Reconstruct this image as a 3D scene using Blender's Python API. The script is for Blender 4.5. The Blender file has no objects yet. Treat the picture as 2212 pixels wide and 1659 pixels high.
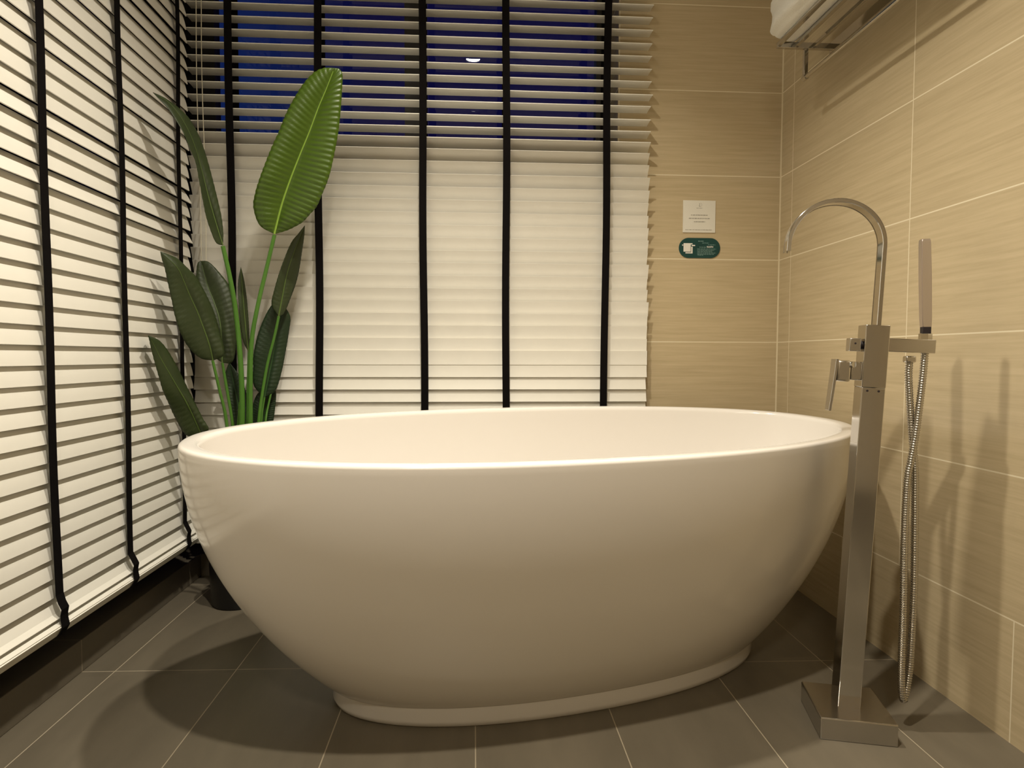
import bpy, bmesh, math, random
from mathutils import Vector, Matrix
random.seed(7)
C = bpy.context.scene.collection
sc = bpy.context.scene
PI = math.pi

# ------------------------------------------------------------------ helpers
def tag(o, label=None, cat=None, group=None, kind=None):
    if label: o['label'] = label
    if cat: o['category'] = cat
    if group: o['group'] = group
    if kind: o['kind'] = kind
    return o

def empty(name, loc, rz=0, label=None, cat=None, group=None):
    o = bpy.data.objects.new(name, None); C.objects.link(o)
    o.location = loc; o.rotation_euler = (0, 0, rz)
    o.empty_display_size = .05
    return tag(o, label, cat, group)

def obj(name, bm, mat, parent=None, smooth=False, angle=0.6, loc=(0, 0, 0)):
    me = bpy.data.meshes.new(name)
    bmesh.ops.recalc_face_normals(bm, faces=bm.faces)
    bm.to_mesh(me); bm.free()
    if smooth:
        me.polygons.foreach_set('use_smooth', [True] * len(me.polygons))
        me.set_sharp_from_angle(angle=angle)
    for m in (mat if isinstance(mat, (list, tuple)) else [mat]): me.materials.append(m)
    o = bpy.data.objects.new(name, me); C.objects.link(o)
    o.location = loc
    if parent: o.parent = parent
    return o

def box(bm, lo, hi, bevel=0, seg=2, M=None):
    vs = [bm.verts.new((x, y, z)) for x in (lo[0], hi[0]) for y in (lo[1], hi[1]) for z in (lo[2], hi[2])]
    f = [(0, 1, 3, 2), (4, 6, 7, 5), (0, 4, 5, 1), (2, 3, 7, 6), (0, 2, 6, 4), (1, 5, 7, 3)]
    fs = [bm.faces.new([vs[i] for i in q]) for q in f]
    if bevel:
        es = list({e for q in fs for e in q.edges})
        r = bmesh.ops.bevel(bm, geom=es, offset=bevel, segments=seg, profile=.5, affect='EDGES')
        vs = list({v for q in r['faces'] for v in q.verts} | {v for v in vs if v.is_valid})
    if M is not None:
        bmesh.ops.transform(bm, matrix=M, verts=[v for v in vs if v.is_valid])

def flat_big(o, n=6):
    # the broad faces of a bevelled block stay flat, only its rounded edges are smooth
    ps = sorted(o.data.polygons, key=lambda p: -p.area)[:n]
    for p in ps: p.use_smooth = False
    return o

def nbox(name, lo, hi, mat, parent=None, bevel=0, seg=2, M=None):
    bm = bmesh.new(); box(bm, lo, hi, bevel, seg, M)
    return flat_big(obj(name, bm, mat, parent, smooth=bevel > 0))

def catmull(pts, n):
    P = [Vector(p) for p in pts]
    if len(P) == 2:
        return [P[0].lerp(P[1], i / (n - 1)) for i in range(n)]
    Q = [P[0] * 2 - P[1]] + P + [P[-1] * 2 - P[-2]]
    dense = []
    for i in range(1, len(Q) - 2):
        a, b, c, d = Q[i - 1:i + 3]
        for k in range(16):
            t = k / 16
            dense.append(.5 * ((2 * b) + (c - a) * t + (2 * a - 5 * b + 4 * c - d) * t * t + (3 * b - a - 3 * c + d) * t ** 3))
    dense.append(P[-1])
    L = [0]
    for i in range(1, len(dense)): L.append(L[-1] + (dense[i] - dense[i - 1]).length)
    out, j = [], 0
    for i in range(n):
        s = L[-1] * i / (n - 1)
        while j < len(L) - 2 and L[j + 1] < s: j += 1
        t = (s - L[j]) / max(1e-9, L[j + 1] - L[j])
        out.append(dense[j].lerp(dense[j + 1], min(1, t)))
    return out

def tube(bm, path, radius, sides=10, cap=True):
    """path: list of Vectors; radius: number or list."""
    n = len(path)
    R = radius if isinstance(radius, (list, tuple)) else [radius] * n
    T = [(path[min(i + 1, n - 1)] - path[max(i - 1, 0)]).normalized() for i in range(n)]
    up = Vector((0, 1, 0)) if abs(T[0].y) < .9 else Vector((1, 0, 0))
    N = (up - T[0] * up.dot(T[0])).normalized()
    rings = []
    for i in range(n):
        N = (N - T[i] * N.dot(T[i])).normalized()
        B = T[i].cross(N)
        rings.append([bm.verts.new(path[i] + (N * math.cos(2 * PI * k / sides) + B * math.sin(2 * PI * k / sides)) * R[i]) for k in range(sides)])
    for a, b in zip(rings[:-1], rings[1:]):
        for k in range(sides):
            bm.faces.new((a[k], a[(k + 1) % sides], b[(k + 1) % sides], b[k]))
    if cap:
        bm.faces.new(rings[0][::-1]); bm.faces.new(rings[-1])

def cyl(bm, a, b, r, sides=20):
    tube(bm, [Vector(a), Vector(b)], r, sides)

# ------------------------------------------------------------------ materials
def nt_new(name):
    m = bpy.data.materials.new(name); m.use_nodes = True
    nt = m.node_tree
    return m, nt, nt.nodes['Principled BSDF']

def pbr(name, col, rough=.5, metal=0, coat=0, coat_rough=.03, noise=0, nscale=30, bump=0, ior=1.45, sheen=0):
    m, nt, b = nt_new(name)
    b.inputs['Base Color'].default_value = (*col, 1)
    b.inputs['Roughness'].default_value = rough
    b.inputs['Metallic'].default_value = metal
    b.inputs['Coat Weight'].default_value = coat
    b.inputs['Coat Roughness'].default_value = coat_rough
    b.inputs['IOR'].default_value = ior
    b.inputs['Sheen Weight'].default_value = sheen
    if noise or bump:
        g = nt.nodes.new('ShaderNodeNewGeometry')
        n = nt.nodes.new('ShaderNodeTexNoise'); n.inputs['Scale'].default_value = nscale; n.inputs['Detail'].default_value = 4
        nt.links.new(g.outputs['Position'], n.inputs['Vector'])
        if noise:
            mx = nt.nodes.new('ShaderNodeMix'); mx.data_type = 'RGBA'
            mx.inputs['A'].default_value = (*[c * (1 - noise) for c in col], 1)
            mx.inputs['B'].default_value = (*[min(1, c * (1 + noise)) for c in col], 1)
            nt.links.new(n.outputs['Fac'], mx.inputs['Factor']); nt.links.new(mx.outputs['Result'], b.inputs['Base Color'])
        if bump:
            bp = nt.nodes.new('ShaderNodeBump'); bp.inputs['Strength'].default_value = bump; bp.inputs['Distance'].default_value = .002
            nt.links.new(n.outputs['Fac'], bp.inputs['Height']); nt.links.new(bp.outputs['Normal'], b.inputs['Normal'])
    return m

class G:
    """small math-node builder"""
    def __init__(s, nt): s.nt = nt
    def m(s, op, a, b=0, c=None):
        n = s.nt.nodes.new('ShaderNodeMath'); n.operation = op
        for i, v in enumerate((a, b, c)):
            if v is None: continue
            if isinstance(v, (int, float)): n.inputs[i].default_value = v
            else: s.nt.links.new(v, n.inputs[i])
        return n.outputs[0]
    def line(s, coord, off, period, w):
        """1 on lines at off + k*period"""
        d = s.m('PINGPONG', s.m('SUBTRACT', coord, off), period / 2)
        return s.m('LESS_THAN', d, w / 2)

def tile_material(name, kind):
    m, nt, b = nt_new(name); g = G(nt); L = nt.links
    geo = nt.nodes.new('ShaderNodeNewGeometry'); sep = nt.nodes.new('ShaderNodeSeparateXYZ')
    L.new(geo.outputs['Position'], sep.inputs[0]); X, Y, Z = sep.outputs
    if kind == 'floor':
        h = g.line(X, .003, .305, .0024)
        v = g.line(g.m('ADD', Y, g.m('MULTIPLY', X, .025)), 1.58, .6, .0024)
        grout = g.m('MAXIMUM', h, v)
        cell = nt.nodes.new('ShaderNodeCombineXYZ')
        L.new(g.m('FLOOR', g.m('DIVIDE', g.m('SUBTRACT', X, .003), .305)), cell.inputs[0])
        L.new(g.m('FLOOR', g.m('DIVIDE', g.m('SUBTRACT', Y, 1.58), .6)), cell.inputs[1])
        sc_ = (7, 1.6, 7); c0, c1, gc = (.104, .089, .064), (.156, .133, .096), (.34, .29, .21)
        rough = .42
    else:
        along = Y if kind == 'right' else X
        hz = g.line(Z, 1.4584, .3, .0034)
        if kind == 'right':
            low = g.m('LESS_THAN', Z, .2584)
            v = g.m('ADD', g.m('MULTIPLY', g.line(Y, 1.543, .6, .003), g.m('SUBTRACT', 1, low)), g.m('MULTIPLY', g.line(Y, 1.195, .6, .003), low))
            corner = g.m('GREATER_THAN', Y, 2.2225); offs = 1.543
        else:
            v = g.line(X, .516, .6, .003); corner = g.m('GREATER_THAN', X, 1.1125); offs = .516
        grout = g.m('MAXIMUM', g.m('MAXIMUM', hz, v), corner)
        cell = nt.nodes.new('ShaderNodeCombineXYZ')
        L.new(g.m('FLOOR', g.m('DIVIDE', g.m('SUBTRACT', along, offs), .6)), cell.inputs[0])
        L.new(g.m('FLOOR', g.m('DIVIDE', g.m('SUBTRACT', Z, 1.4584), .3)), cell.inputs[1])
        sc_ = (4.5, 4.5, 110) ; c0, c1, gc = TILE0, TILE1, GROUT
        rough = .27
    mp = nt.nodes.new('ShaderNodeMapping'); mp.inputs['Scale'].default_value = sc_
    L.new(geo.outputs['Position'], mp.inputs['Vector'])
    wn = nt.nodes.new('ShaderNodeTexWhiteNoise'); wn.noise_dimensions = '3D'; L.new(cell.outputs[0], wn.inputs['Vector'])
    va = nt.nodes.new('ShaderNodeVectorMath'); va.operation = 'MULTIPLY_ADD'
    L.new(wn.outputs['Color'], va.inputs[0]); va.inputs[1].default_value = (9, 9, 9); L.new(mp.outputs[0], va.inputs[2])
    n1 = nt.nodes.new('ShaderNodeTexNoise'); n1.inputs['Scale'].default_value = 1; n1.inputs['Detail'].default_value = 5; n1.inputs['Roughness'].default_value = .62
    L.new(va.outputs[0], n1.inputs['Vector'])
    rp = nt.nodes.new('ShaderNodeValToRGB')
    rp.color_ramp.elements[0].position = .27; rp.color_ramp.elements[0].color = (*c0, 1)
    rp.color_ramp.elements[1].position = .74; rp.color_ramp.elements[1].color = (*c1, 1)
    L.new(n1.outputs['Fac'], rp.inputs['Fac'])
    mx = nt.nodes.new('ShaderNodeMix'); mx.data_type = 'RGBA'
    L.new(grout, mx.inputs['Factor']); L.new(rp.outputs['Color'], mx.inputs['A']); mx.inputs['B'].default_value = (*gc, 1)
    L.new(mx.outputs['Result'], b.inputs['Base Color'])
    L.new(g.m('ADD', g.m('MULTIPLY', grout, .4), rough), b.inputs['Roughness'])
    b.inputs['Coat Weight'].default_value = .0 if kind == 'floor' else .1
    b.inputs['Coat Roughness'].default_value = .04
    bp = nt.nodes.new('ShaderNodeBump'); bp.inputs['Strength'].default_value = .35; bp.inputs['Distance'].default_value = .0012
    L.new(g.m('SUBTRACT', 1, grout), bp.inputs['Height']); L.new(bp.outputs['Normal'], b.inputs['Normal'])
    return m

TILE0, TILE1, GROUT = (.475, .384, .238), (.585, .480, .308), (.74, .66, .48)
M_RIGHT = tile_material('tile_right', 'right')
M_BACK = tile_material('tile_back', 'back')
M_FLOOR = tile_material('floor_tile', 'floor')
M_CEIL = pbr('ceiling_paint', (.80, .78, .74), .8)
M_SLAT = pbr('white_wood_slat', (.82, .80, .73), .42, noise=.03, nscale=18)
M_TAPE = pbr('black_tape', (.006, .005, .005), .9, bump=.3, nscale=900, ior=1.15)
M_CORD = pbr('cream_cord', (.62, .58, .46), .8)
M_TUB = pbr('white_acrylic', (.745, .712, .670), .13, coat=0, coat_rough=.04)
M_CHROME = pbr('chrome', (.60, .585, .56), .1, metal=1)
M_SATIN = pbr('satin_chrome', (.56, .54, .51), .22, metal=1)
M_HOSE = pbr('steel_hose', (.50, .48, .44), .18, metal=1)
M_WAND = pbr('shower_wand_metal', (.74, .69, .69), .32, metal=1)
M_DARK = pbr('dark_rubber', (.02, .015, .02), .5)
M_POT = pbr('black_pot', (.012, .012, .013), .35)
M_SOIL = pbr('soil', (.03, .022, .015), .95, bump=.8, nscale=120)
M_TOWEL = pbr('white_towel', (.80, .77, .68), .95, bump=.7, nscale=420, sheen=.3)
M_CARD = pbr('notice_paper', (.76, .74, .66), .5)
M_INK = pbr('grey_ink', (.30, .28, .24), .6)
M_GREEN = pbr('green_sign', (.006, .055, .052), .3, noise=.35, nscale=25)
M_SIGNW = pbr('sign_white', (.78, .76, .70), .5)
M_SIGNT = pbr('sign_text', (.20, .33, .31), .5)
M_FRAME = pbr('window_frame_metal', (.02, .018, .017), .45)
M_DRAIN = pbr('drain_steel', (.6, .58, .55), .15, metal=1)

def glass_mat():
    m = bpy.data.materials.new('window_glass'); m.use_nodes = True
    nt = m.node_tree; nt.nodes.clear()
    o = nt.nodes.new('ShaderNodeOutputMaterial'); mx = nt.nodes.new('ShaderNodeMixShader')
    t = nt.nodes.new('ShaderNodeBsdfTransparent'); t.inputs[0].default_value = (.86, .9, .92, 1)
    gl = nt.nodes.new('ShaderNodeBsdfGlossy'); gl.inputs['Roughness'].default_value = 0
    fr = nt.nodes.new('ShaderNodeFresnel'); fr.inputs[0].default_value = 1.5
    nt.links.new(fr.outputs[0], mx.inputs[0]); nt.links.new(t.outputs[0], mx.inputs[1]); nt.links.new(gl.outputs[0], mx.inputs[2])
    nt.links.new(mx.outputs[0], o.inputs[0])
    return m
M_GLASS = glass_mat()
M_REAR = pbr('plaster_rear', (.68, .60, .47), .7)

def leaf_mat(name, c0, c1, rough=.38):
    m, nt, b = nt_new(name)
    g = nt.nodes.new('ShaderNodeNewGeometry'); n = nt.nodes.new('ShaderNodeTexNoise')
    n.inputs['Scale'].default_value = 14; n.inputs['Detail'].default_value = 3
    nt.links.new(g.outputs['Position'], n.inputs['Vector'])
    mx = nt.nodes.new('ShaderNodeMix'); mx.data_type = 'RGBA'
    mx.inputs['A'].default_value = (*c0, 1); mx.inputs['B'].default_value = (*c1, 1)
    nt.links.new(n.outputs['Fac'], mx.inputs['Factor']); nt.links.new(mx.outputs['Result'], b.inputs['Base Color'])
    b.inputs['Roughness'].default_value = rough
    return m
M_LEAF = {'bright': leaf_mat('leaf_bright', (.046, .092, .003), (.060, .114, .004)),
          'dark': leaf_mat('leaf_shaded', (.017, .029, .006), (.029, .046, .009), .5),  # darker green carries the shade on leaves turned away from the lamps
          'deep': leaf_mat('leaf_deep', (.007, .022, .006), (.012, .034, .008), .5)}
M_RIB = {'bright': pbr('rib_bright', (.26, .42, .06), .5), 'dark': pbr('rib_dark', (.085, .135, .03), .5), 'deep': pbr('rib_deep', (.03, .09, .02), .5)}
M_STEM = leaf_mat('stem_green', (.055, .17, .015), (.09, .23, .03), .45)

def emit(name, col, s):
    m = bpy.data.materials.new(name); m.use_nodes = True
    b = m.node_tree.nodes['Principled BSDF']
    b.inputs['Base Color'].default_value = (.8, .8, .8, 1)
    b.inputs['Emission Color'].default_value = (*col, 1); b.inputs['Emission Strength'].default_value = s
    return m

LAMP_W, EXPO, SPREAD, FILL = 14.0, 0.0, 118, 1.0

# ------------------------------------------------------------------ room
XR, YB, ZC = 1.116, 2.2263, 2.462
def struct(name, lo, hi, mat, bevel=0):
    o = nbox(name, lo, hi, mat, bevel=bevel); o['kind'] = 'structure'; return o
struct('floor', (-1.3, -1.5, -.06), (1.2, 2.5, 0), M_FLOOR)
struct('ceiling', (-1.3, -1.5, ZC), (1.2, 2.5, ZC + .08), M_CEIL)
struct('wall_right', (XR, -1.5, 0), (XR + .1, 2.5, ZC), M_RIGHT)
struct('wall_back', (.512, YB, 0), (XR, 2.5, ZC), M_BACK)
struct('wall_rear', (-1.3, -1.6, 0), (1.2, -1.5, ZC), M_REAR)
struct('wall_left', (-1.3, -1.5, 0), (-.993, .45, ZC), M_RIGHT)
M_OUT = pbr('sky_block_dark', (.006, .006, .008), .8)
struct('sky_block_wall', (-2.5, -2.5, -1), (-2.2, 4.6, 7), M_OUT)  # unseen wall added outside to keep sky light off the left ledge
struct('trim_1', (-1.3, .45, 0), (-.993, 2.5, .083), M_FLOOR, bevel=.002)
struct('trim_2', (-.993, 2.29, 0), (.512, 2.5, .083), M_FLOOR, bevel=.002)

def window(name, axis, a0, a1, d, mull, z0=.083, z1=ZC):
    """axis 'x': pane spans x a0..a1 at y=d; axis 'y': pane spans y at x=d"""
    bm = bmesh.new()
    def bar(s0, s1, zz0, zz1, t=.025):
        if axis == 'x': box(bm, (s0, d - t, zz0), (s1, d + t, zz1))
        else: box(bm, (d - t, s0, zz0), (d + t, s1, zz1))
    fr = .045
    bar(a0, a0 + fr, z0, z1); bar(a1 - fr, a1, z0, z1)
    bar(a0 + fr, a1 - fr, z0, z0 + fr); bar(a0 + fr, a1 - fr, z1 - fr, z1)
    for q in mull: bar(q - .032, q + .032, z0 + fr, z1 - fr, .03)
    o = obj(name, bm, M_FRAME); o['kind'] = 'structure'
    cuts = [a0 + fr] + [v for q in mull for v in (q - .032, q + .032)] + [a1 - fr]
    for s0, s1 in zip(cuts[0::2], cuts[1::2]):
        bm = bmesh.new()
        vs = [(s0, z0 + fr), (s1, z0 + fr), (s1, z1 - fr), (s0, z1 - fr)]
        bm.faces.new([bm.verts.new((s, d, z) if axis == 'x' else (d, s, z)) for s, z in vs])
        g = obj('pane', bm, M_GLASS, o)
    return o
struct('trim_3', (-1.3, 2.36, .083), (-1.0, 2.5, ZC), M_FRAME)
window('window_1', 'x', -1.0, .512, 2.424, [-.228])
window('window_2', 'y', .45, 2.36, -1.16, [1.40])

# ------------------------------------------------------------------ venetian blinds
PITCH, SW, ST = .0436, .050, .0026
def blind(name, label, place, s0, s1, slats, tapes, rail_z, rail_phi, ztop, tape_d, tape_bow, seg=6):
    """place(s, d, z) -> world; slats: list of (z, phi_start, phi_end) with phi > 0 when the room edge is raised"""
    root = empty(name, place((s0 + s1) / 2, 0, rail_z), 0, label, 'blind')
    off = root.location
    P = lambda s, d, z: Vector(place(s, d, z)) - off
    bm = bmesh.new()
    for z, p0, p1, ds, sag in slats:
        prev = None
        for k in range(seg + 1):
            t = k / seg; s = s0 + ds + (s1 - s0) * t; ph = p0 + (p1 - p0) * t
            c, sn = math.cos(ph), math.sin(ph)
            zz = z + sag * t
            prof = []
            for u, w in ((-.5, 0), (-.25, .0012), (0, .0016), (.25, .0012), (.5, 0)):
                prof.append((u * SW * c - (w + ST / 2) * sn, u * SW * sn + (w + ST / 2) * c))
            for u, w in ((.5, 0), (.25, .0012), (0, .0016), (-.25, .0012), (-.5, 0)):
                prof.append((u * SW * c - (w - ST / 2) * sn, u * SW * sn + (w - ST / 2) * c))
            ring = [bm.verts.new(P(s, d, zz + h)) for d, h in prof]
            if prev:
                for i in range(10): bm.faces.new((prev[i], prev[(i + 1) % 10], ring[(i + 1) % 10], ring[i]))
            else: bm.faces.new(ring)
            prev = ring
        bm.faces.new(prev[::-1])
    obj('slats', bm, M_SLAT, root, smooth=True, angle=.5)
    def plank(nm, zc, w, h, phi, mat, bev=.003):
        bm = bmesh.new(); c, sn = math.cos(phi), math.sin(phi)
        r = []
        for s in (s0, s1):
            for a, b_ in ((-w / 2, -h / 2), (w / 2, -h / 2), (w / 2, h / 2), (-w / 2, h / 2)):
                r.append(bm.verts.new(P(s, a * c - b_ * sn, zc + a * sn + b_ * c)))
        for q in ((0, 1, 2, 3), (7, 6, 5, 4), (0, 4, 5, 1), (1, 5, 6, 2), (2, 6, 7, 3), (3, 7, 4, 0)): bm.faces.new([r[i] for i in q])
        bmesh.ops.bevel(bm, geom=list(bm.edges), offset=bev, segments=2, affect='EDGES')
        return flat_big(obj(nm, bm, mat, root, smooth=True))
    plank('bottom_rail', rail_z, .052, .027, rail_phi, M_SLAT)
    plank('head_rail', ztop + .025, .06, .045, 0, M_SLAT)
    for ti, (sx_top, sx_bot) in enumerate(tapes):
        bm = bmesh.new(); W = .0125
        for side in (1, -1):
            path = []
            if side == 1:
                N = 40
                for k in range(N + 1):
                    t = k / N; z = ztop + (rail_z + .07 - ztop) * t
                    path.append((tape_d + .0016 * math.sin(z * 9 + ti * 2), z, sx_top + (sx_bot - sx_top) * t + .0018 * math.sin(z * 6 + ti * 1.7)))
                path += [(tape_d + tape_bow * .55, rail_z + .052, sx_bot), (tape_d + tape_bow, rail_z + .038, sx_bot + .001),
                         (tape_d + tape_bow * .75, rail_z + .024, sx_bot + .002), (tape_d + .010, rail_z + .012, sx_bot + .002),
                         (tape_d + .013, rail_z - .004, sx_bot + .002), (tape_d + .005, rail_z - .020, sx_bot + .001), (0, rail_z - .024, sx_bot)]
            else:
                path = [(-tape_d, ztop, sx_top), (-tape_d, rail_z + .03, sx_bot), (-tape_d - .006, rail_z - .012, sx_bot), (-.01, rail_z - .024, sx_bot)]
            prev = None
            for d, z, s in path:
                ring = [bm.verts.new(P(s + a * W, d + b_ * .0007, z)) for a, b_ in ((-1, -1), (1, -1), (1, 1), (-1, 1))]
                if prev:
                    for i in range(4): bm.faces.new((prev[i], prev[(i + 1) % 4], ring[(i + 1) % 4], ring[i]))
                else: bm.faces.new(ring)
                prev = ring
            bm.faces.new(prev[::-1])
        obj('tape', bm, M_TAPE, root)
    return root, P

R = math.radians
# left blind: closed, room edge lowered
XB = -.950
sl = []
z = .824 + .0245 + PITCH * 35
rng = random.Random(3)
while z > .232:
    j = rng.uniform(-2.2, 2.2)
    p = -75 + j; q = p + rng.uniform(-1.5, 1.5)
    zl = z
    if 1.305 < z < 1.345: q = -60; p = -72
    if 1.175 < z < 1.215: q = -58; p = -72
    if z < .262: p = q = -62
    sl.append((zl, R(p), R(q), rng.uniform(-.002, .002), rng.uniform(-.0012, .0012)))
    z -= PITCH
sl.append((.2265, R(-36), R(-36), 0, 0))
blind('venetian_blind', 'white slatted blind closed over the left window, black tapes, beside the plant',
      lambda s, d, z: (XB + d, s, z), .455, 2.146, sl, [(1.418, 1.432), (1.728, 1.728), (2.062, 2.045)], .196, R(-27), 2.375, .0175, .013)

# back blind: open slats in the upper half, closed below
YV = 2.188
def phi_back(z):
    pts = [(.60, 105), (.70, 102), (.76, 94), (.85, 85), (1.0, 76), (1.25, 70), (1.38, 64), (1.46, 55), (1.505, 45), (1.535, 30), (1.562, 13), (1.59, 6), (1.75, 0), (2.0, -4), (2.4, -7)]
    if z <= pts[0][0]: return pts[0][1]
    for (a, pa), (b_, pb) in zip(pts, pts[1:]):
        if z <= b_: return pa + (pb - pa) * (z - a) / (b_ - a)
    return pts[-1][1]
sl = []; z = 2.3245; rng = random.Random(5)
while z > .19:
    p = phi_back(z) + rng.uniform(-1.2, 1.2)
    sl.append((z, R(p), R(p + rng.uniform(-1, 1)), rng.uniform(-.0035, .0035) - .012 * (z < .9) * (.9 - z), rng.uniform(-.0015, .0015)))
    z -= PITCH
root, P = blind('venetian_blind', 'white slatted blind on the back window, half open at top, behind the bathtub',
      lambda s, d, z: (s, YV - d, z), -.955, .617, sl,
      [(-.815, -.815), (-.521, -.531), (-.176, -.171), (.109, .112), (.462, .456)], .172, R(0), 2.375, .027, .004)
for sx, zb in ((-.913, 1.02), (-.896, 1.10)):
    bm = bmesh.new(); tube(bm, [P(sx, .036, 2.38 - (2.38 - zb) * k / 12) + Vector((.0025 * math.sin(k * .8), 0, 0)) for k in range(13)], .0014, 6)
    obj('cord', bm, M_CORD, root, smooth=True)

# ------------------------------------------------------------------ bathtub
RIM = (.21, 1.556, .256, .856, .398, 2.19)
FOOT = (.218, 1.563, .230, .548, .212, 2.148)
ZF, ZR, TILT = .047, .625, .019
NA = 128
def ell(g, z, tilt, shrink=0):
    cx, cy, th, a, b_, n = [RIM[i] * g + FOOT[i] * (1 - g) for i in range(6)]
    a -= shrink; b_ -= shrink
    out = []
    for k in range(NA):
        ph = 2 * PI * k / NA; c, s = math.cos(ph), math.sin(ph)
        x = a * math.copysign(abs(c) ** (2 / n), c); y = b_ * math.copysign(abs(s) ** (2 / n), s)
        out.append(Vector((cx + x * math.cos(th) - y * math.sin(th) - .21, cy + x * math.sin(th) + y * math.cos(th) - 1.556, z + tilt * s)))
    return out
def prof(u): return .05 + .95 * (1 - (1 - u) ** 1.983) ** (1 / 1.05)
rings = []
rings.append(ell(-.03, 0.002, 0)); rings.append(ell(0, 0, 0)); rings.append(ell(.022, .004, 0)); rings.append(ell(.040, .016, 0)); rings.append(ell(.042, ZF - .003, 0)); rings.append(ell(.047, ZF, 0))
for k in range(0, 41):
    u = (k / 40) ** 1.5
    if u > .985: break
    rings.append(ell(prof(u), ZF + (ZR - ZF) * u, TILT * u))
for a in (0, 20, 45, 70, 90):
    rings.append(ell(1, ZR - .008 + .008 * math.sin(R(a)), TILT, .008 - .008 * math.cos(R(a))))
for sh, dz in ((.020, .0005), (.030, -.0005)): rings.append(ell(1, ZR + dz, TILT, sh))
for a in (25, 50, 75, 90):
    rings.append(ell(1, ZR - .0005 - .012 * (1 - math.cos(R(a))), TILT, .030 + .010 * math.sin(R(a))))
# inner basin down to the floor of the tub
for k in range(1, 31):
    z = ZR - .012 - (ZR - .012 - .125) * (1 - (1 - k / 30) ** 1.5)
    u = (z - ZF) / (ZR - ZF)
    rings.append(ell(prof(u), z, TILT * u, .040 + .016 * k / 30))
gb = prof((.125 - ZF) / (ZR - ZF))
for k in range(1, 9):
    a = R(90 * k / 8); rings.append(ell(gb, .125 - .020 * math.sin(a), 0, .056 + .045 * (1 - math.cos(a))))
for sh in (.14, .18, .21): rings.append(ell(gb, .104, 0, sh))
bm = bmesh.new()
vr = [[bm.verts.new(v) for v in r] for r in rings]
for a, b_ in zip(vr[:-1], vr[1:]):
    for k in range(NA): bm.faces.new((a[k], a[(k + 1) % NA], b_[(k + 1) % NA], b_[k]))
bm.faces.new(vr[0][::-1]); bm.faces.new(vr[-1])
tub = obj('bathtub', bm, M_TUB, smooth=True, angle=.9, loc=(.21, 1.556, 0))
tag(tub, 'freestanding oval white bathtub on the dark tiled floor', 'bathtub')
bm = bmesh.new(); cyl(bm, (0, 0, .100), (0, 0, .108), .028, 28)
obj('drain', bm, M_DRAIN, tub, smooth=True)

# ------------------------------------------------------------------ floor-standing bath faucet
FA = R(-14.2); FC = (.818, 1.283, 0)
fau = empty('bath_faucet', FC, FA, 'chrome floor-standing bath faucet with square post and arched spout at the tub end', 'faucet')
SN, CS = .0445, .99901
def TT(u, v, z):        # leaning column frame -> faucet frame
    return Vector((-.003 + u * CS + z * SN, v, .05 - u * SN + z * CS))
TM = Matrix(((CS, 0, SN, -.003), (0, 1, 0, 0), (-SN, 0, CS, .05), (0, 0, 0, 1)))
nbox('base_plate', (-.075, -.075, 0), (.075, .075, .047), M_SATIN, fau, .0025)
nbox('post', (-.023, -.023, -.006), (.023, .023, .690), M_CHROME, fau, .0015, M=TM)
vb = nbox('valve_body', (-.0235, -.0235, .690), (.0235, .0235, .822), M_CHROME, fau, .0015, M=TM)
bm = bmesh.new()
for v in (-.012, .010): cyl(bm, TT(v, -.0232, .683), TT(v, -.0242, .683), .0022, 12)
obj('screw', bm, M_DARK, vb)
# spout: flat ribbon bent over in a half circle
bm = bmesh.new(); path = []
uc, zc, rr = -.0905, .9875, .094
for k in range(9): path.append((.0035, .820 + (zc - .820) * k / 9))
for k in range(41):
    a = PI * k / 40 * .985; path.append((uc + rr * math.cos(a), zc + rr * math.sin(a)))
path.append((path[-1][0] - .0003, .974))
prev = None
for i, (u, z) in enumerate(path):
    a, b_ = path[max(i - 1, 0)], path[min(i + 1, len(path) - 1)]
    tx, tz = b_[0] - a[0], b_[1] - a[1]; l = math.hypot(tx, tz); nx, nz = -tz / l, tx / l
    ring = []
    for sv, sn_ in ((-1, -1), (1, -1), (1, 1), (-1, 1)):
        for dv, dn in (((.0010, 0), (0, .0010)) if sv * sn_ > 0 else ((0, .0010), (.0010, 0))):
            v = sv * (.0165 - dv); q = sn_ * (.0045 - dn)
            ring.append(bm.verts.new(TT(u + nx * q, v, z + nz * q)))
    if prev:
        for k in range(8): bm.faces.new((prev[k], prev[(k + 1) % 8], ring[(k + 1) % 8], ring[k]))
    else: bm.faces.new(ring)
    prev = ring
bm.faces.new(prev[::-1])
obj('spout', bm, M_CHROME, fau, smooth=True, angle=.5)
# diverter knob on the left face
k_ = nbox('diverter_knob', (-.049, -.013, .7655), (-.0275, .013, .793), M_SATIN, fau, .0015, M=TM)
bm = bmesh.new(); cyl(bm, TT(-.0275, 0, .779), TT(-.0225, 0, .779), .009, 16)
obj('neck', bm, M_DARK, k_, smooth=True)
bm = bmesh.new(); cyl(bm, TT(-.0385, -.0130, .782), TT(-.0385, -.0136, .782), .0021, 12)
obj('set_screw', bm, M_DARK, k_)
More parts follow.
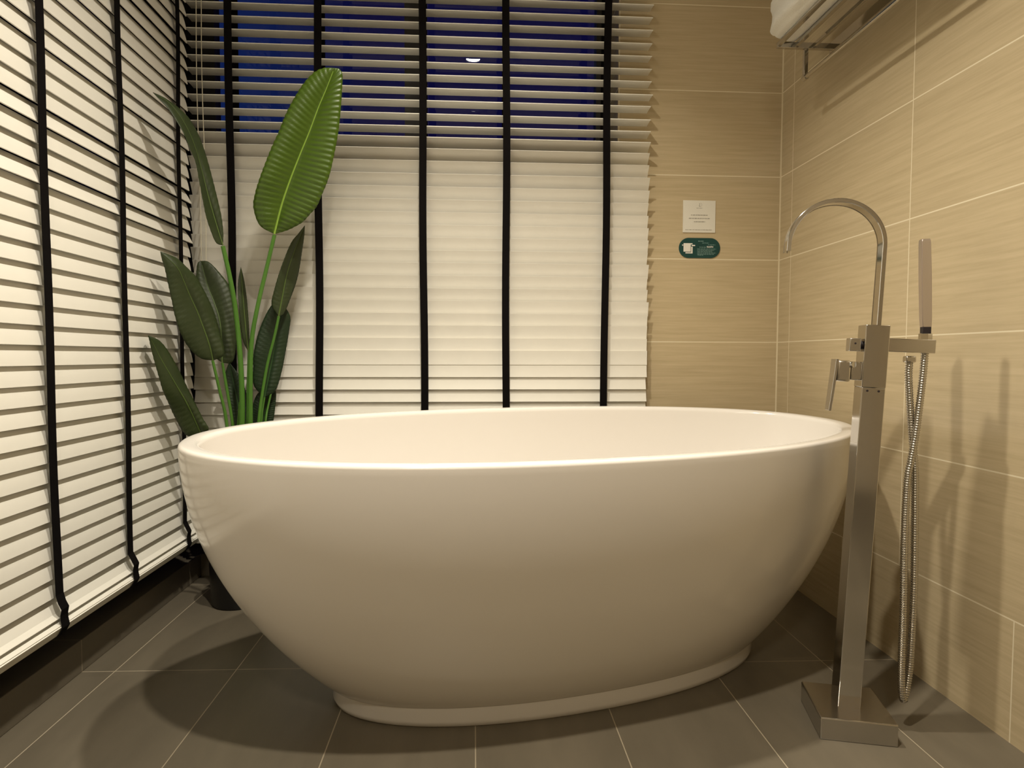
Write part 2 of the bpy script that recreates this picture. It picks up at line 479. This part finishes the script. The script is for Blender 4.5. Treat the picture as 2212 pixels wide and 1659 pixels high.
# mixer lever
lv = nbox('lever_handle', (-.071, -.017, .700), (-.044, .017, .745), M_SATIN, fau, .004, M=TM)
nbox('valve_neck', (-.044, -.016, .704), (-.0225, .016, .743), M_CHROME, lv, .002, M=TM)
bm = bmesh.new(); cyl(bm, TT(-.047, -.006, .737), TT(-.040, -.019, .737), .0065, 18)
obj('bezel_ring', bm, M_CHROME, lv, smooth=True)
bm = bmesh.new()
prev = None
for u, z, w in ((-.0725, .747, .017), (-.0735, .72, .0165), (-.0755, .69, .0155), (-.0775, .66, .0145), (-.0790, .636, .0130)):
    ring = [bm.verts.new(TT(u + a * .0028, v * w, z)) for a, v in ((-1, -1), (1, -1), (1, 1), (-1, 1))]
    if prev:
        for k in range(4): bm.faces.new((prev[k], prev[(k + 1) % 4], ring[(k + 1) % 4], ring[k]))
    else: bm.faces.new(ring)
    prev = ring
bm.faces.new(prev[::-1])
bmesh.ops.bevel(bm, geom=list(bm.edges), offset=.0007, segments=1, affect='EDGES')
obj('lever_blade', bm, M_SATIN, lv)
# bracket arm that carries the hand shower
br = nbox('holder_arm', (.022, -.0125, .7675), (.1165, .0125, .796), M_CHROME, fau, .0015, M=TM)

HOSE = [(0.1029, 0.0, 0.8025), (0.1039, 0.0015, 0.7897), (0.1044, 0.003, 0.7603), (0.1094, 0.0045000000000000005, 0.7002), (0.1153, 0.006, 0.6409), (0.1213, 0.006, 0.5845), (0.124, 0.006, 0.5389), (0.1269, 0.006, 0.42), (0.1285, 0.006, 0.3002), (0.1265, 0.006, 0.1792), (0.1237, 0.006, 0.1176), (0.1137, 0, 0.0645), (0.1061, -0.006, 0.0884), (0.1041, -0.006, 0.1422), (0.104, -0.006, 0.2627), (0.1022, -0.006, 0.4221), (0.1043, -0.006, 0.5405), (0.1102, -0.006, 0.5861), (0.1181, -0.0045000000000000005, 0.6423), (0.1227, -0.003, 0.6864), (0.1292, -0.0015, 0.7607), (0.1327, -0.0, 0.8133)]
hs = empty('hand_shower', (FC[0], FC[1], 0), FA, 'slim stick hand shower with coiled metal hose, standing in the faucet side arm', 'shower')
bm = bmesh.new()
prev = None
for t, w, th in ((0, .0085, .0075), (.1, .0095, .008), (.6, .0098, .0085), (.97, .0088, .0085), (1, .0080, .0075)):
    c = Vector((.1325, 0, .866)).lerp(Vector((.1255, 0, 1.050)), t)
    ring = [bm.verts.new(c + Vector((a * w, v * th, 0))) for a, v in ((-1, -1), (1, -1), (1, 1), (-1, 1))]
    if prev:
        for k in range(4): bm.faces.new((prev[k], prev[(k + 1) % 4], ring[(k + 1) % 4], ring[k]))
    else: bm.faces.new(ring)
    prev = ring
bm.faces.new(prev[::-1])
bmesh.ops.bevel(bm, geom=list(bm.edges), offset=.0012, segments=2, affect='EDGES')
flat_big(obj('wand', bm, M_WAND, hs, smooth=True), 18)
nbox('wand_end', (.1245, -.0075, .852), (.1405, .0075, .8685), M_DARK, hs, .001)
bm = bmesh.new(); tube(bm, [Vector((.1325, 0, z)) for z in (.8395, .8405, .853, .8545)], [.010, .0125, .0125, .010], 6)
obj('collar', bm, M_CHROME, hs)
nbox('hose_nut', (.0935, -.010, .7925), (.1135, .010, .8065), M_CHROME, hs, .003)
pth = catmull(HOSE, 1100)
bm = bmesh.new(); rad = []
L_ = 0
for i, p in enumerate(pth):
    if i: L_ += (p - pth[i - 1]).length
    rad.append(.0069 + .0009 * math.sin(2 * PI * L_ / .0052))
tube(bm, pth, rad, 10)
obj('hose', bm, M_HOSE, hs, smooth=True, angle=2)

# ------------------------------------------------------------------ towel shelf and towel
Y0, Y1, RZ = 1.892, 1.27, 1.759
rk = empty('towel_shelf', (XR, (Y0 + Y1) / 2, RZ), 0, 'chrome wall-mounted towel shelf of parallel bars, high on the right wall', 'towel rack')
rl = rk.location
def rb(name, lo, hi, bev=.0012, mat=M_CHROME):
    lo = [a - b_ for a, b_ in zip(lo, rl)]; hi = [a - b_ for a, b_ in zip(hi, rl)]
    return nbox(name, lo, hi, mat, rk, bev)
for ye in (Y0, Y1):
    rb('end_plate', (.928, ye - .006, RZ - .009), (1.1, ye + .006, RZ + .009))
    rb('post', (1.012, ye - .006, 1.668), (1.024, ye + .006, RZ - .009))
    bm = bmesh.new(); cyl(bm, Vector((1.018, ye + .009, 1.664)) - rl, Vector((1.018, ye - .009, 1.664)) - rl, .0085, 16)
    obj('bar_end', bm, M_CHROME, rk, smooth=True)
rb('wall_rail', (1.098, Y1 - .01, RZ - .016), (XR, Y0 + .01, RZ + .016))
for x, w in ((.932, .006), (.987, .006), (1.042, .005)):
    rb('shelf_bar', (x - w, Y1 + .006, RZ - .005), (x + w, Y0 - .006, RZ + .006))
bm = bmesh.new(); cyl(bm, Vector((1.018, Y0, 1.664)) - rl, Vector((1.018, Y1, 1.664)) - rl, .006, 16)
obj('towel_bar', bm, M_CHROME, rk, smooth=True)
# folded towel lying on the bars
bm = bmesh.new()
prof2 = []
TZ = RZ + .006
for k in range(48):
    a = 2 * PI * k / 48; c, s = math.cos(a), math.sin(a)
    x = .955 + .060 * math.copysign(abs(c) ** .78, c); z = TZ + .062 + .0615 * math.copysign(abs(s) ** .62, s)
    if c < 0: x -= .012 * max(0, s) + .004
    x += .010 * math.sin(a * 2) * .3
    prof2.append((x, z))
prev = None; NY = 26
for j in range(NY + 1):
    t = j / NY; y = 1.880 - (1.880 - 1.30) * t
    e = 1 - .16 * max(0, 1 - t * NY / 2.2) ** 2 - .16 * max(0, 1 - (1 - t) * NY / 2.2) ** 2
    ring = []
    for k, (x, z) in enumerate(prof2):
        fold = .0035 * math.sin(k * 1.1 + 1.2 * math.sin(y * 11)) * (z > TZ + .012)
        ring.append(bm.verts.new((.955 + (x - .955) * e + fold, y + .006 * math.sin(k * .52) * (t < .01), TZ + (z - TZ) * (e if z > TZ + .02 else 1) + .004 * math.sin(y * 14 + k * .3) * (z > TZ + .06))))
    if prev:
        for k in range(48): bm.faces.new((prev[k], prev[(k + 1) % 48], ring[(k + 1) % 48], ring[k]))
    else: bm.faces.new(ring)
    prev = ring
bm.faces.new(prev[::-1])
tw = obj('folded_towel', bm, M_TOWEL, smooth=True, angle=1.2)
tag(tw, 'white folded towel lying on the chrome wall shelf', 'towel')

# ------------------------------------------------------------------ the two signs on the back wall
def strip(bm, x0, x1, z0, z1, y):
    bm.faces.new([bm.verts.new(q) for q in ((x0, y, z0), (x1, y, z0), (x1, y, z1), (x0, y, z1))])
def words(bm, x0, x1, zc, h, y, seed):
    r = random.Random(seed); x = x0
    while x < x1 - .001:
        w = min(x1 - x, r.uniform(.004, .011)); xx = x
        while xx < x + w - .0004:                       # letter-sized strokes
            lw = r.uniform(.0008, .0014)
            strip(bm, xx, min(xx + lw, x + w), zc - h / 2 * r.uniform(.7, 1), zc + h / 2 * r.uniform(.6, 1), y)
            xx += lw + .0004
        x += w + .0016
CX, CY = .8135, YB - .0035
cd = nbox('notice_card', (.754, YB - .003, 1.254), (.8735, YB - .0002, 1.369), M_CARD, bevel=.0004)
tag(cd, 'square white printed notice on the back wall above the green sign', 'sign')
yy = YB - .0034
for q, (xa, xb, zz, hh) in enumerate(((.783, .846, 1.3165, .0036), (.775, .853, 1.3045, .0036), (.794, .836, 1.2925, .0034), (.763, .862, 1.2635, .0026))):
    bm = bmesh.new(); words(bm, xa, xb, zz, hh, yy, q + 1)
    obj('text_line', bm, M_INK, cd)
bm = bmesh.new(); strip(bm, .8135, .8147, 1.346, 1.359, yy); words(bm, .803, .826, 1.341, .002, yy, 5)
for k in range(10):
    a0, a1 = R(200 + k * 24), R(200 + (k + 1) * 24)
    r0, r1 = .0060, .0066
    bm.faces.new([bm.verts.new((.8165 + r * math.cos(a), yy, 1.353 + r * math.sin(a))) for r, a in ((r0, a0), (r1, a0), (r1, a1), (r0, a1))])
obj('logo', bm, M_INK, cd)

bm = bmesh.new(); x0, x1, z0, z1 = .7405, .893, 1.1625, 1.2345; rr = (z1 - z0) / 2; zc = (z0 + z1) / 2
loop = [(x1 - rr + rr * math.cos(R(a)), zc + rr * math.sin(R(a))) for a in range(-90, 91, 6)] + [(x0 + rr + rr * math.cos(R(a)), zc + rr * math.sin(R(a))) for a in range(90, 271, 6)]
fr_ = [bm.verts.new((x, YB - .003, z)) for x, z in loop]; bk = [bm.verts.new((x, YB - .0002, z)) for x, z in loop]
bm.faces.new(fr_); bm.faces.new(bk[::-1]); n = len(loop)
for i in range(n): bm.faces.new((fr_[i], bk[i], bk[(i + 1) % n], fr_[(i + 1) % n]))
sg = obj('towel_sign', bm, M_GREEN)
tag(sg, 'dark green pill-shaped sign with a white towel symbol, below the white notice', 'sign')
bm = bmesh.new(); sx = lambda px: .7405 + (px - 130) / (1145 - 130) * .1525
sz = lambda py: 1.2345 - (py - 1065) / (1585 - 1065) * .072
strip(bm, sx(240), sx(418), sz(1425), sz(1205), yy)
strip(bm, sx(290), sx(465), sz(1470), sz(1440), yy); strip(bm, sx(428), sx(465), sz(1440), sz(1295), yy)
strip(bm, sx(205), sx(232), sz(1270), sz(1240), yy); strip(bm, sx(440), sx(525), sz(1278), sz(1246), yy); strip(bm, sx(418), sx(460), sz(1235), sz(1205), yy)
obj('towel_symbol', bm, M_SIGNW, sg)
bm = bmesh.new()
words(bm, sx(600), sx(735), sz(1148), .0042, yy, 11); words(bm, sx(700), sx(870), sz(1195), .0034, yy, 12); words(bm, sx(840), sx(1030), sz(1240), .003, yy, 13)
words(bm, sx(635), sx(800), sz(1303), .0036, yy, 14)
for k in range(5): words(bm, sx(580), sx(1040 - 45 * (k % 3)), sz(1350 + k * 34), .0030, yy, 20 + k)
words(bm, sx(590), sx(730), sz(1512), .003, yy, 31)
obj('small_print', bm, M_SIGNT, sg)
bm = bmesh.new(); r_ = random.Random(9); x = sx(815)
for k in range(5):
    strip(bm, x, x + .0032, sz(1315 - r_.uniform(0, 6)), sz(1270 + r_.uniform(0, 10)), yy); x += .0050
obj('large_word', bm, M_SIGNW, sg)

# ------------------------------------------------------------------ potted plant
PX, PY = -.765, 2.056
pl = empty('potted_plant', (PX, PY, 0), 0, 'tall broad-leaved green plant in a black pot, in the corner behind the tub', 'plant')
po = pl.location
bm = bmesh.new(); rings = []
for r, z in ((.05, 0), (.084, 0), (.088, .006), (.094, .17), (.097, .172), (.097, .185), (.090, .185), (.088, .165), (.05, .163)):
    rings.append([bm.verts.new((r * math.cos(2 * PI * k / 40), r * math.sin(2 * PI * k / 40), z)) for k in range(40)])
for a, b_ in zip(rings[:-1], rings[1:]):
    for k in range(40): bm.faces.new((a[k], a[(k + 1) % 40], b_[(k + 1) % 40], b_[k]))
bm.faces.new(rings[0][::-1])
obj('pot', bm, M_POT, pl, smooth=True)
bm = bmesh.new(); cyl(bm, (0, 0, .15), (0, 0, .172), .088, 32)
obj('soil', bm, M_SOIL, pl)

LEAVES=[
 ('bright',[(-0.6183, 1.985, 1.1807), (-0.5922, 1.9764, 1.2679), (-0.5621, 1.9679, 1.3455), (-0.5281, 1.9593, 1.4224), (-0.4991, 1.9514, 1.4845), (-0.4703, 1.9443, 1.5532), (-0.4427, 1.9371, 1.6108), (-0.418, 1.93, 1.6664)],
  [(-0.6183, 1.985, 1.1807), (-0.6586, 1.9735, 1.2046), (-0.6731, 1.9619, 1.2558), (-0.6636, 1.9504, 1.2959), (-0.6465, 1.9388, 1.3357), (-0.6287, 1.9335, 1.3767), (-0.6063, 1.9312, 1.4291), (-0.5841, 1.9288, 1.4743), (-0.5618, 1.9265, 1.5264), (-0.533, 1.9254, 1.5789), (-0.505, 1.9265, 1.6219), (-0.4771, 1.9277, 1.6511), (-0.4493, 1.9288, 1.6649), (-0.418, 1.93, 1.6664)],
  [(-0.6183, 1.985, 1.1807), (-0.5822, 1.9807, 1.1906), (-0.5593, 1.9764, 1.1995), (-0.5291, 1.9721, 1.2158), (-0.5061, 1.9679, 1.2384), (-0.4831, 1.9632, 1.263), (-0.4672, 1.9579, 1.2944), (-0.4476, 1.9525, 1.3363), (-0.4338, 1.9471, 1.3779), (-0.4133, 1.9418, 1.469), (-0.4035, 1.9386, 1.5387), (-0.3982, 1.9364, 1.6013), (-0.3959, 1.9343, 1.6495), (-0.4045, 1.9321, 1.665), (-0.418, 1.93, 1.6664)]),
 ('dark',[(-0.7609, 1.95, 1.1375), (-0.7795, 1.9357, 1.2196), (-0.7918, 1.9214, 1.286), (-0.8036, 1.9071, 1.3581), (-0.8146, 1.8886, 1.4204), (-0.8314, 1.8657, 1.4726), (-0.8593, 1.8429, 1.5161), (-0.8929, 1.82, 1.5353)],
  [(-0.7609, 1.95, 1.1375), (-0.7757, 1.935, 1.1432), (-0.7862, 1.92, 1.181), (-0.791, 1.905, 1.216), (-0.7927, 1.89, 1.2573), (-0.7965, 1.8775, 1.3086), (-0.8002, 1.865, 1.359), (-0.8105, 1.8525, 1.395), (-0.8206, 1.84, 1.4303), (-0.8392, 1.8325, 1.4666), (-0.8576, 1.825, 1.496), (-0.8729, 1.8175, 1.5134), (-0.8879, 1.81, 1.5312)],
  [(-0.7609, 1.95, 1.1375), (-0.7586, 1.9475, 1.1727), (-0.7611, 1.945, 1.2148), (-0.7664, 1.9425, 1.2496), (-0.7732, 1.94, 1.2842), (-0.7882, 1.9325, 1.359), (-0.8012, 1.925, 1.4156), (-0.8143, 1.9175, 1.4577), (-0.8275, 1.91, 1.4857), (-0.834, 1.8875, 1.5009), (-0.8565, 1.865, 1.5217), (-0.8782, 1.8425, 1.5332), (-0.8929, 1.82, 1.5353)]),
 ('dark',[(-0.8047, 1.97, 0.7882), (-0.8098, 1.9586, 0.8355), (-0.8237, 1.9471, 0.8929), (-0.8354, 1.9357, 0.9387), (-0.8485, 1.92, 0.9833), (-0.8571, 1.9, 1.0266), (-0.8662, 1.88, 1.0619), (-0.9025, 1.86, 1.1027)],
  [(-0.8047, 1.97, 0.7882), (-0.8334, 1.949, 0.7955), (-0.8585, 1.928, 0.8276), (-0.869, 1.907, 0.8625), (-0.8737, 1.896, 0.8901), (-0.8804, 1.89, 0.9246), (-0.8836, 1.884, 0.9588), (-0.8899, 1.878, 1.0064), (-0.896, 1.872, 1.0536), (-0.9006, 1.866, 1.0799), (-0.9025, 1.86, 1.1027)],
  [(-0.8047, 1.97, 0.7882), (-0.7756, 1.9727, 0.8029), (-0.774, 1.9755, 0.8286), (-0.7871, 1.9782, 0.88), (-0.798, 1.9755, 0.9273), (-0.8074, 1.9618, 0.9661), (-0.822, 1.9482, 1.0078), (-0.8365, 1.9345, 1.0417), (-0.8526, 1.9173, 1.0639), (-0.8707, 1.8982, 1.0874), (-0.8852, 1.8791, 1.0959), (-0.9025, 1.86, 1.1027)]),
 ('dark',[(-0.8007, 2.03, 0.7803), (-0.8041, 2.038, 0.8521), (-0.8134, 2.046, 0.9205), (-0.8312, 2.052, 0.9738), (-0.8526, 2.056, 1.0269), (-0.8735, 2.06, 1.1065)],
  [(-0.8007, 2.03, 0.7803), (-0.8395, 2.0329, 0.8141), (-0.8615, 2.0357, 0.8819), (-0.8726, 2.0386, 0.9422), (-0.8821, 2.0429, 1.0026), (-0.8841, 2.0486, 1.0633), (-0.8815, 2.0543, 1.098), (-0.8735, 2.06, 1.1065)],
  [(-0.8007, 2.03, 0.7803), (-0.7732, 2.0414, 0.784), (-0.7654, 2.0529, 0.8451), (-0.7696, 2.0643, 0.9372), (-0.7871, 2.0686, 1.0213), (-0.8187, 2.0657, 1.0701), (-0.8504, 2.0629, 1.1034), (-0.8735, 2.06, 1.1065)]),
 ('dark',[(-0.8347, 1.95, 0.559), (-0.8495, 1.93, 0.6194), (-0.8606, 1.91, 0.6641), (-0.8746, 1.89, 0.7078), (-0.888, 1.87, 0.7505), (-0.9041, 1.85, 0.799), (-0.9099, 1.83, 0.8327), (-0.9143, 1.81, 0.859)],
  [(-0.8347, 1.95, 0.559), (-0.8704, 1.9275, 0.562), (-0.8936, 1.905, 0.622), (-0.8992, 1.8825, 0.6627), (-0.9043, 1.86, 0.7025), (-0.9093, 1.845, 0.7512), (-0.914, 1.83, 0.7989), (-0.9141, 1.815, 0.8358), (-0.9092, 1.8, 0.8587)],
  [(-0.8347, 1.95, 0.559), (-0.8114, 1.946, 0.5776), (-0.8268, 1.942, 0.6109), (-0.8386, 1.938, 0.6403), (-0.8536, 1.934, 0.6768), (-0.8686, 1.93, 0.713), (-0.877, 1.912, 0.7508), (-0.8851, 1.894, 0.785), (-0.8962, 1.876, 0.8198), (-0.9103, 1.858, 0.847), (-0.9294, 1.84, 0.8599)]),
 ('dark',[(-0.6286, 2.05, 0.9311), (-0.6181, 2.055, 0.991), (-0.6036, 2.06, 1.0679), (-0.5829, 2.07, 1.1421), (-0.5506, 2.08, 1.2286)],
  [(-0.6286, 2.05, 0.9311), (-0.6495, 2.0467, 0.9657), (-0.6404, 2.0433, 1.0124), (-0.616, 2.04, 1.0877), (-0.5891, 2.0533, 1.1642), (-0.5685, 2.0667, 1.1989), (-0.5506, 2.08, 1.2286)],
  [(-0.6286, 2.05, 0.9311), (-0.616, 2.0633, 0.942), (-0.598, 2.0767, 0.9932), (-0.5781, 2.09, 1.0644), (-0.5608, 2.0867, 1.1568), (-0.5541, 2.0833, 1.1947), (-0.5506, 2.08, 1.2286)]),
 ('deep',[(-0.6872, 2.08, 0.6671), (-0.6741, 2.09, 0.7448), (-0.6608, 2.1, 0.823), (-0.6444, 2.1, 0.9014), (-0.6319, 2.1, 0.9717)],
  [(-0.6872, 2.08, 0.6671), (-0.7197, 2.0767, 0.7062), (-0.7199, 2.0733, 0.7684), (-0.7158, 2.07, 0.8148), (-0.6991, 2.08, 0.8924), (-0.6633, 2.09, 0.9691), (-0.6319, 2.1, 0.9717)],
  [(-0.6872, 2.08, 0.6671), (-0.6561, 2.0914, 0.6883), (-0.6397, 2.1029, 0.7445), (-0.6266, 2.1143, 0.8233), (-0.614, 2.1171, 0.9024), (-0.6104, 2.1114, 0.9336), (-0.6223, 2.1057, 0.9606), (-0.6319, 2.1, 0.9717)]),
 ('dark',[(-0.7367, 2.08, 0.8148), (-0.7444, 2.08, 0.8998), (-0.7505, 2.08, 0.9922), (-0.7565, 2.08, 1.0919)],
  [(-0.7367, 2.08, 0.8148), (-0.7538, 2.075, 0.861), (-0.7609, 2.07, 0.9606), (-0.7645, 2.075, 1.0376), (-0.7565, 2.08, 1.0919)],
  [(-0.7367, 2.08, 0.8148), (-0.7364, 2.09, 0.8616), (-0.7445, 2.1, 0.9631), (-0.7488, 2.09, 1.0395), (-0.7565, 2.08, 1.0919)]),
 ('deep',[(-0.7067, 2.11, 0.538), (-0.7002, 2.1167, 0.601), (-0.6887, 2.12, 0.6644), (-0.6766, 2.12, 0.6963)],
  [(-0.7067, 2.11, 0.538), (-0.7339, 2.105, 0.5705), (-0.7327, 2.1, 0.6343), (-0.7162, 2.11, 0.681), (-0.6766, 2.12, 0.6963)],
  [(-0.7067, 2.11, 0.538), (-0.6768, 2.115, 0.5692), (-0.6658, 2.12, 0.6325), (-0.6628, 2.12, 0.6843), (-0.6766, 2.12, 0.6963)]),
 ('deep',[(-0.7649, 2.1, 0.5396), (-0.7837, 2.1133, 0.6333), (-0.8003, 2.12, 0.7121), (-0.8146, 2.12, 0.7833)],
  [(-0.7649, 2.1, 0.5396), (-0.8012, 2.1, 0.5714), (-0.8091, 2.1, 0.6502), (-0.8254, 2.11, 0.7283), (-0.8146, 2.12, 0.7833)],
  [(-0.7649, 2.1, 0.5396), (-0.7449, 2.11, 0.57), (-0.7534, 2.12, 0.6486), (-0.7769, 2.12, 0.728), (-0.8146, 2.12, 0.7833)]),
]
STEMS=[
 ([(-0.6183, 1.985, 1.1785), (-0.646, 1.995, 1.0809), (-0.6802, 2.005, 0.9561), (-0.7033, 2.014, 0.8444), (-0.7121, 2.022, 0.6936), (-0.7165, 2.03, 0.5865)],0.0075),
 ([(-0.7616, 1.95, 1.1361), (-0.7491, 1.97, 1.0399), (-0.7405, 1.99, 0.9323), (-0.7342, 2.005, 0.7695), (-0.7389, 2.02, 0.5876)],0.0085),
 ([(-0.8061, 1.97, 0.7882), (-0.793, 1.985, 0.6956), (-0.779, 2.0, 0.5899)],0.0055),
 ([(-0.8007, 2.03, 0.7803), (-0.7874, 2.035, 0.6777), (-0.776, 2.04, 0.5856)],0.0055),
 ([(-0.8347, 1.95, 0.559), (-0.8109, 2.0, 0.432)],0.006),
 ([(-0.6286, 2.05, 0.9311), (-0.6461, 2.055, 0.8609), (-0.6716, 2.06, 0.7687), (-0.6905, 2.055, 0.6533), (-0.6973, 2.05, 0.5843)],0.0055),
 ([(-0.6872, 2.08, 0.6671), (-0.6938, 2.075, 0.6206), (-0.6965, 2.07, 0.5821)],0.004),
 ([(-0.7367, 2.08, 0.8148), (-0.7381, 2.07, 0.691), (-0.7384, 2.06, 0.5833)],0.004),
 ([(-0.6672, 2.09, 0.6899), (-0.6802, 2.08, 0.6201), (-0.6828, 2.07, 0.582)],0.004),
 ([(-0.7562, 2.05, 0.6537), (-0.7626, 2.05, 0.5845)],0.004),
]


def leaf(kind, mid, left, right):
    N, Mh = (150, 8) if kind == 'bright' else (72, 7)
    m = catmull(mid, N); l = catmull(left, N); r = catmull(right, N)
    bm = bmesh.new(); rows = []
    big = kind == 'bright'
    amp = .0016 if big else .0011
    for i in range(N):
        row = []
        W = (r[i] - l[i]).length
        for side, e in ((-1, l[i]), (1, r[i])):
            rngk = range(Mh, 0, -1) if side < 0 else range(0, Mh + 1)
            for k in rngk:
                t = k / Mh
                p = m[i].lerp(e, t)
                # ribs run outwards from the midrib and curve to the edge
                ripple = amp * math.sin(2 * PI * (i / N * (36 if big else 24) - t * 1.3)) * min(1, t * 3) * min(1, W / .05)
                belly = -.010 * math.sin(PI * t) * min(1, W / .12)
                row.append(bm.verts.new(p + Vector((0, ripple + belly, 0)) - po))
        rows.append(row)
    for a, b_ in zip(rows[:-1], rows[1:]):
        for k in range(len(a) - 1): bm.faces.new((a[k], a[k + 1], b_[k + 1], b_[k]))
    bmesh.ops.remove_doubles(bm, verts=bm.verts, dist=.0004)
    o = obj('leaf', bm, M_LEAF[kind], pl, smooth=True, angle=3)
    so = o.modifiers.new('thick', 'SOLIDIFY'); so.thickness = .0012; so.offset = 0
    bm = bmesh.new()
    tube(bm, [p + Vector((0, -.0012, 0)) - po for p in m[:-3]], [(.0034 if big else .0024) * (1 - .75 * i / N) for i in range(N - 3)], 6)
    obj('midrib', bm, M_RIB[kind], o, smooth=True)
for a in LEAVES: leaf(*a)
for i, (pts, r) in enumerate(STEMS):
    a = i * 2.4
    foot = (PX + .035 * math.cos(a), PY + .03 * math.sin(a) - .01, .165)
    last = Vector(pts[-1])
    q = [Vector(p) for p in pts] + [last.lerp(Vector(foot), .5), Vector(foot)]
    bm = bmesh.new(); n = 30
    tube(bm, [p - po for p in catmull(q, n)], [r * (.75 + .45 * k / n) for k in range(n)], 10)
    obj('stem', bm, M_STEM, pl, smooth=True)

# ------------------------------------------------------------------ lamps
WARM = (1.0, .91, .755)
M_LENS = emit('lamp_lens', (1, .95, .85), 150)
M_FILL_LENS = emit('fill_lens', (1, .92, .78), 4)  # glowing disc of the added fill lamp
M_TRIM = pbr('lamp_trim', (.75, .75, .74), .4)
LAMPS = [('over the tub', -.005, 1.316, 1.0, .04), ('in front of the tub', -.005, .617, 1.25, .04), ('added as unseen fill, wide and frosted, behind the camera', -.15, -.75, FILL, .17)]  # last entry is an invented fill light to brighten the tub front
for nm, x, y, k, lr in LAMPS:
    t = empty('ceiling_downlight', (x, y, ZC), 0, 'round recessed ceiling downlight ' + nm, 'ceiling light', 'ceiling downlights')
    bm = bmesh.new(); rings = []
    for r, z in ((lr, -.001), (lr + .001, -.006), (lr + .012, -.007), (lr + .016, -.003), (lr + .016, 0)):
        rings.append([bm.verts.new((r * math.cos(2 * PI * q / 40), r * math.sin(2 * PI * q / 40), z)) for q in range(40)])
    for a, b_ in zip(rings[:-1], rings[1:]):
        for q in range(40): bm.faces.new((a[q], a[(q + 1) % 40], b_[(q + 1) % 40], b_[q]))
    obj('trim_ring', bm, M_TRIM, t, smooth=True)
    bm = bmesh.new(); bm.faces.new([bm.verts.new((lr * math.cos(2 * PI * q / 40), lr * math.sin(2 * PI * q / 40), -.002)) for q in range(40)])
    obj('lens', bm, M_LENS if lr < .1 else M_FILL_LENS, t)
    ld = bpy.data.lights.new('downlight', 'AREA'); ld.shape = 'DISK'; ld.size = lr * 1.6
    ld.energy = LAMP_W * k; ld.color = WARM; ld.spread = R(SPREAD) if lr < .1 else R(180)
    lo = bpy.data.objects.new('downlight_lamp', ld); C.objects.link(lo); lo.parent = t; lo.location = (0, 0, -.012)

# dusk sky outside
w = bpy.data.worlds.new('dusk'); sc.world = w; w.use_nodes = True
nt = w.node_tree; bg = nt.nodes['Background']
tc = nt.nodes.new('ShaderNodeTexCoord'); sp = nt.nodes.new('ShaderNodeSeparateXYZ'); nt.links.new(tc.outputs['Generated'], sp.inputs[0])
rp = nt.nodes.new('ShaderNodeValToRGB')
rp.color_ramp.elements[0].position = 0; rp.color_ramp.elements[0].color = (.006, .019, .095, 1)
rp.color_ramp.elements[1].position = 1; rp.color_ramp.elements[1].color = (.004, .0035, .034, 1)
mr = nt.nodes.new('ShaderNodeMapRange'); mr.inputs['From Min'].default_value = -.42; mr.inputs['From Max'].default_value = -.15
nt.links.new(sp.outputs['X'], mr.inputs['Value']); nt.links.new(mr.outputs[0], rp.inputs['Fac']); 
def mrange(sock, a, c):
    n = nt.nodes.new('ShaderNodeMapRange'); n.inputs['From Min'].default_value = a; n.inputs['From Max'].default_value = c
    nt.links.new(sock, n.inputs['Value']); return n.outputs[0]
def mul(a, c):
    n = nt.nodes.new('ShaderNodeMath'); n.operation = 'MULTIPLY'; nt.links.new(a, n.inputs[0]); nt.links.new(c, n.inputs[1]); return n.outputs[0]
# the sky is blue above the dark skyline, darker towards the side street
nt.links.new(rp.outputs[0], bg.inputs['Color'])
nt.links.new(mul(mrange(sp.outputs['Z'], .12, .2), mrange(sp.outputs['X'], -.75, -.55)), bg.inputs['Strength'])

# ------------------------------------------------------------------ camera
cam = bpy.data.cameras.new('camera'); co = bpy.data.objects.new('camera', cam); C.objects.link(co)
yw, pt, ro = .0612, .0439, .0028
fwd = Vector((math.sin(yw) * math.cos(pt), math.cos(yw) * math.cos(pt), -math.sin(pt)))
rt = Vector((math.cos(yw), -math.sin(yw), 0)); up = rt.cross(fwd)
r2 = rt * math.cos(ro) + up * math.sin(ro); u2 = up * math.cos(ro) - rt * math.sin(ro)
Mx = Matrix((r2, u2, -fwd)).transposed().to_4x4(); Mx.translation = (0, 0, .8024)
co.matrix_world = Mx
cam.sensor_width = 36; cam.lens = 36 * 1339.4479 / 2212; cam.clip_start = .01
sc.camera = co
sc.cycles.caustics_reflective = False
vs = sc.view_settings
vs.view_transform = 'Standard'; vs.look = 'None'; vs.exposure = EXPO; vs.gamma = 1; vs.use_curve_mapping = False
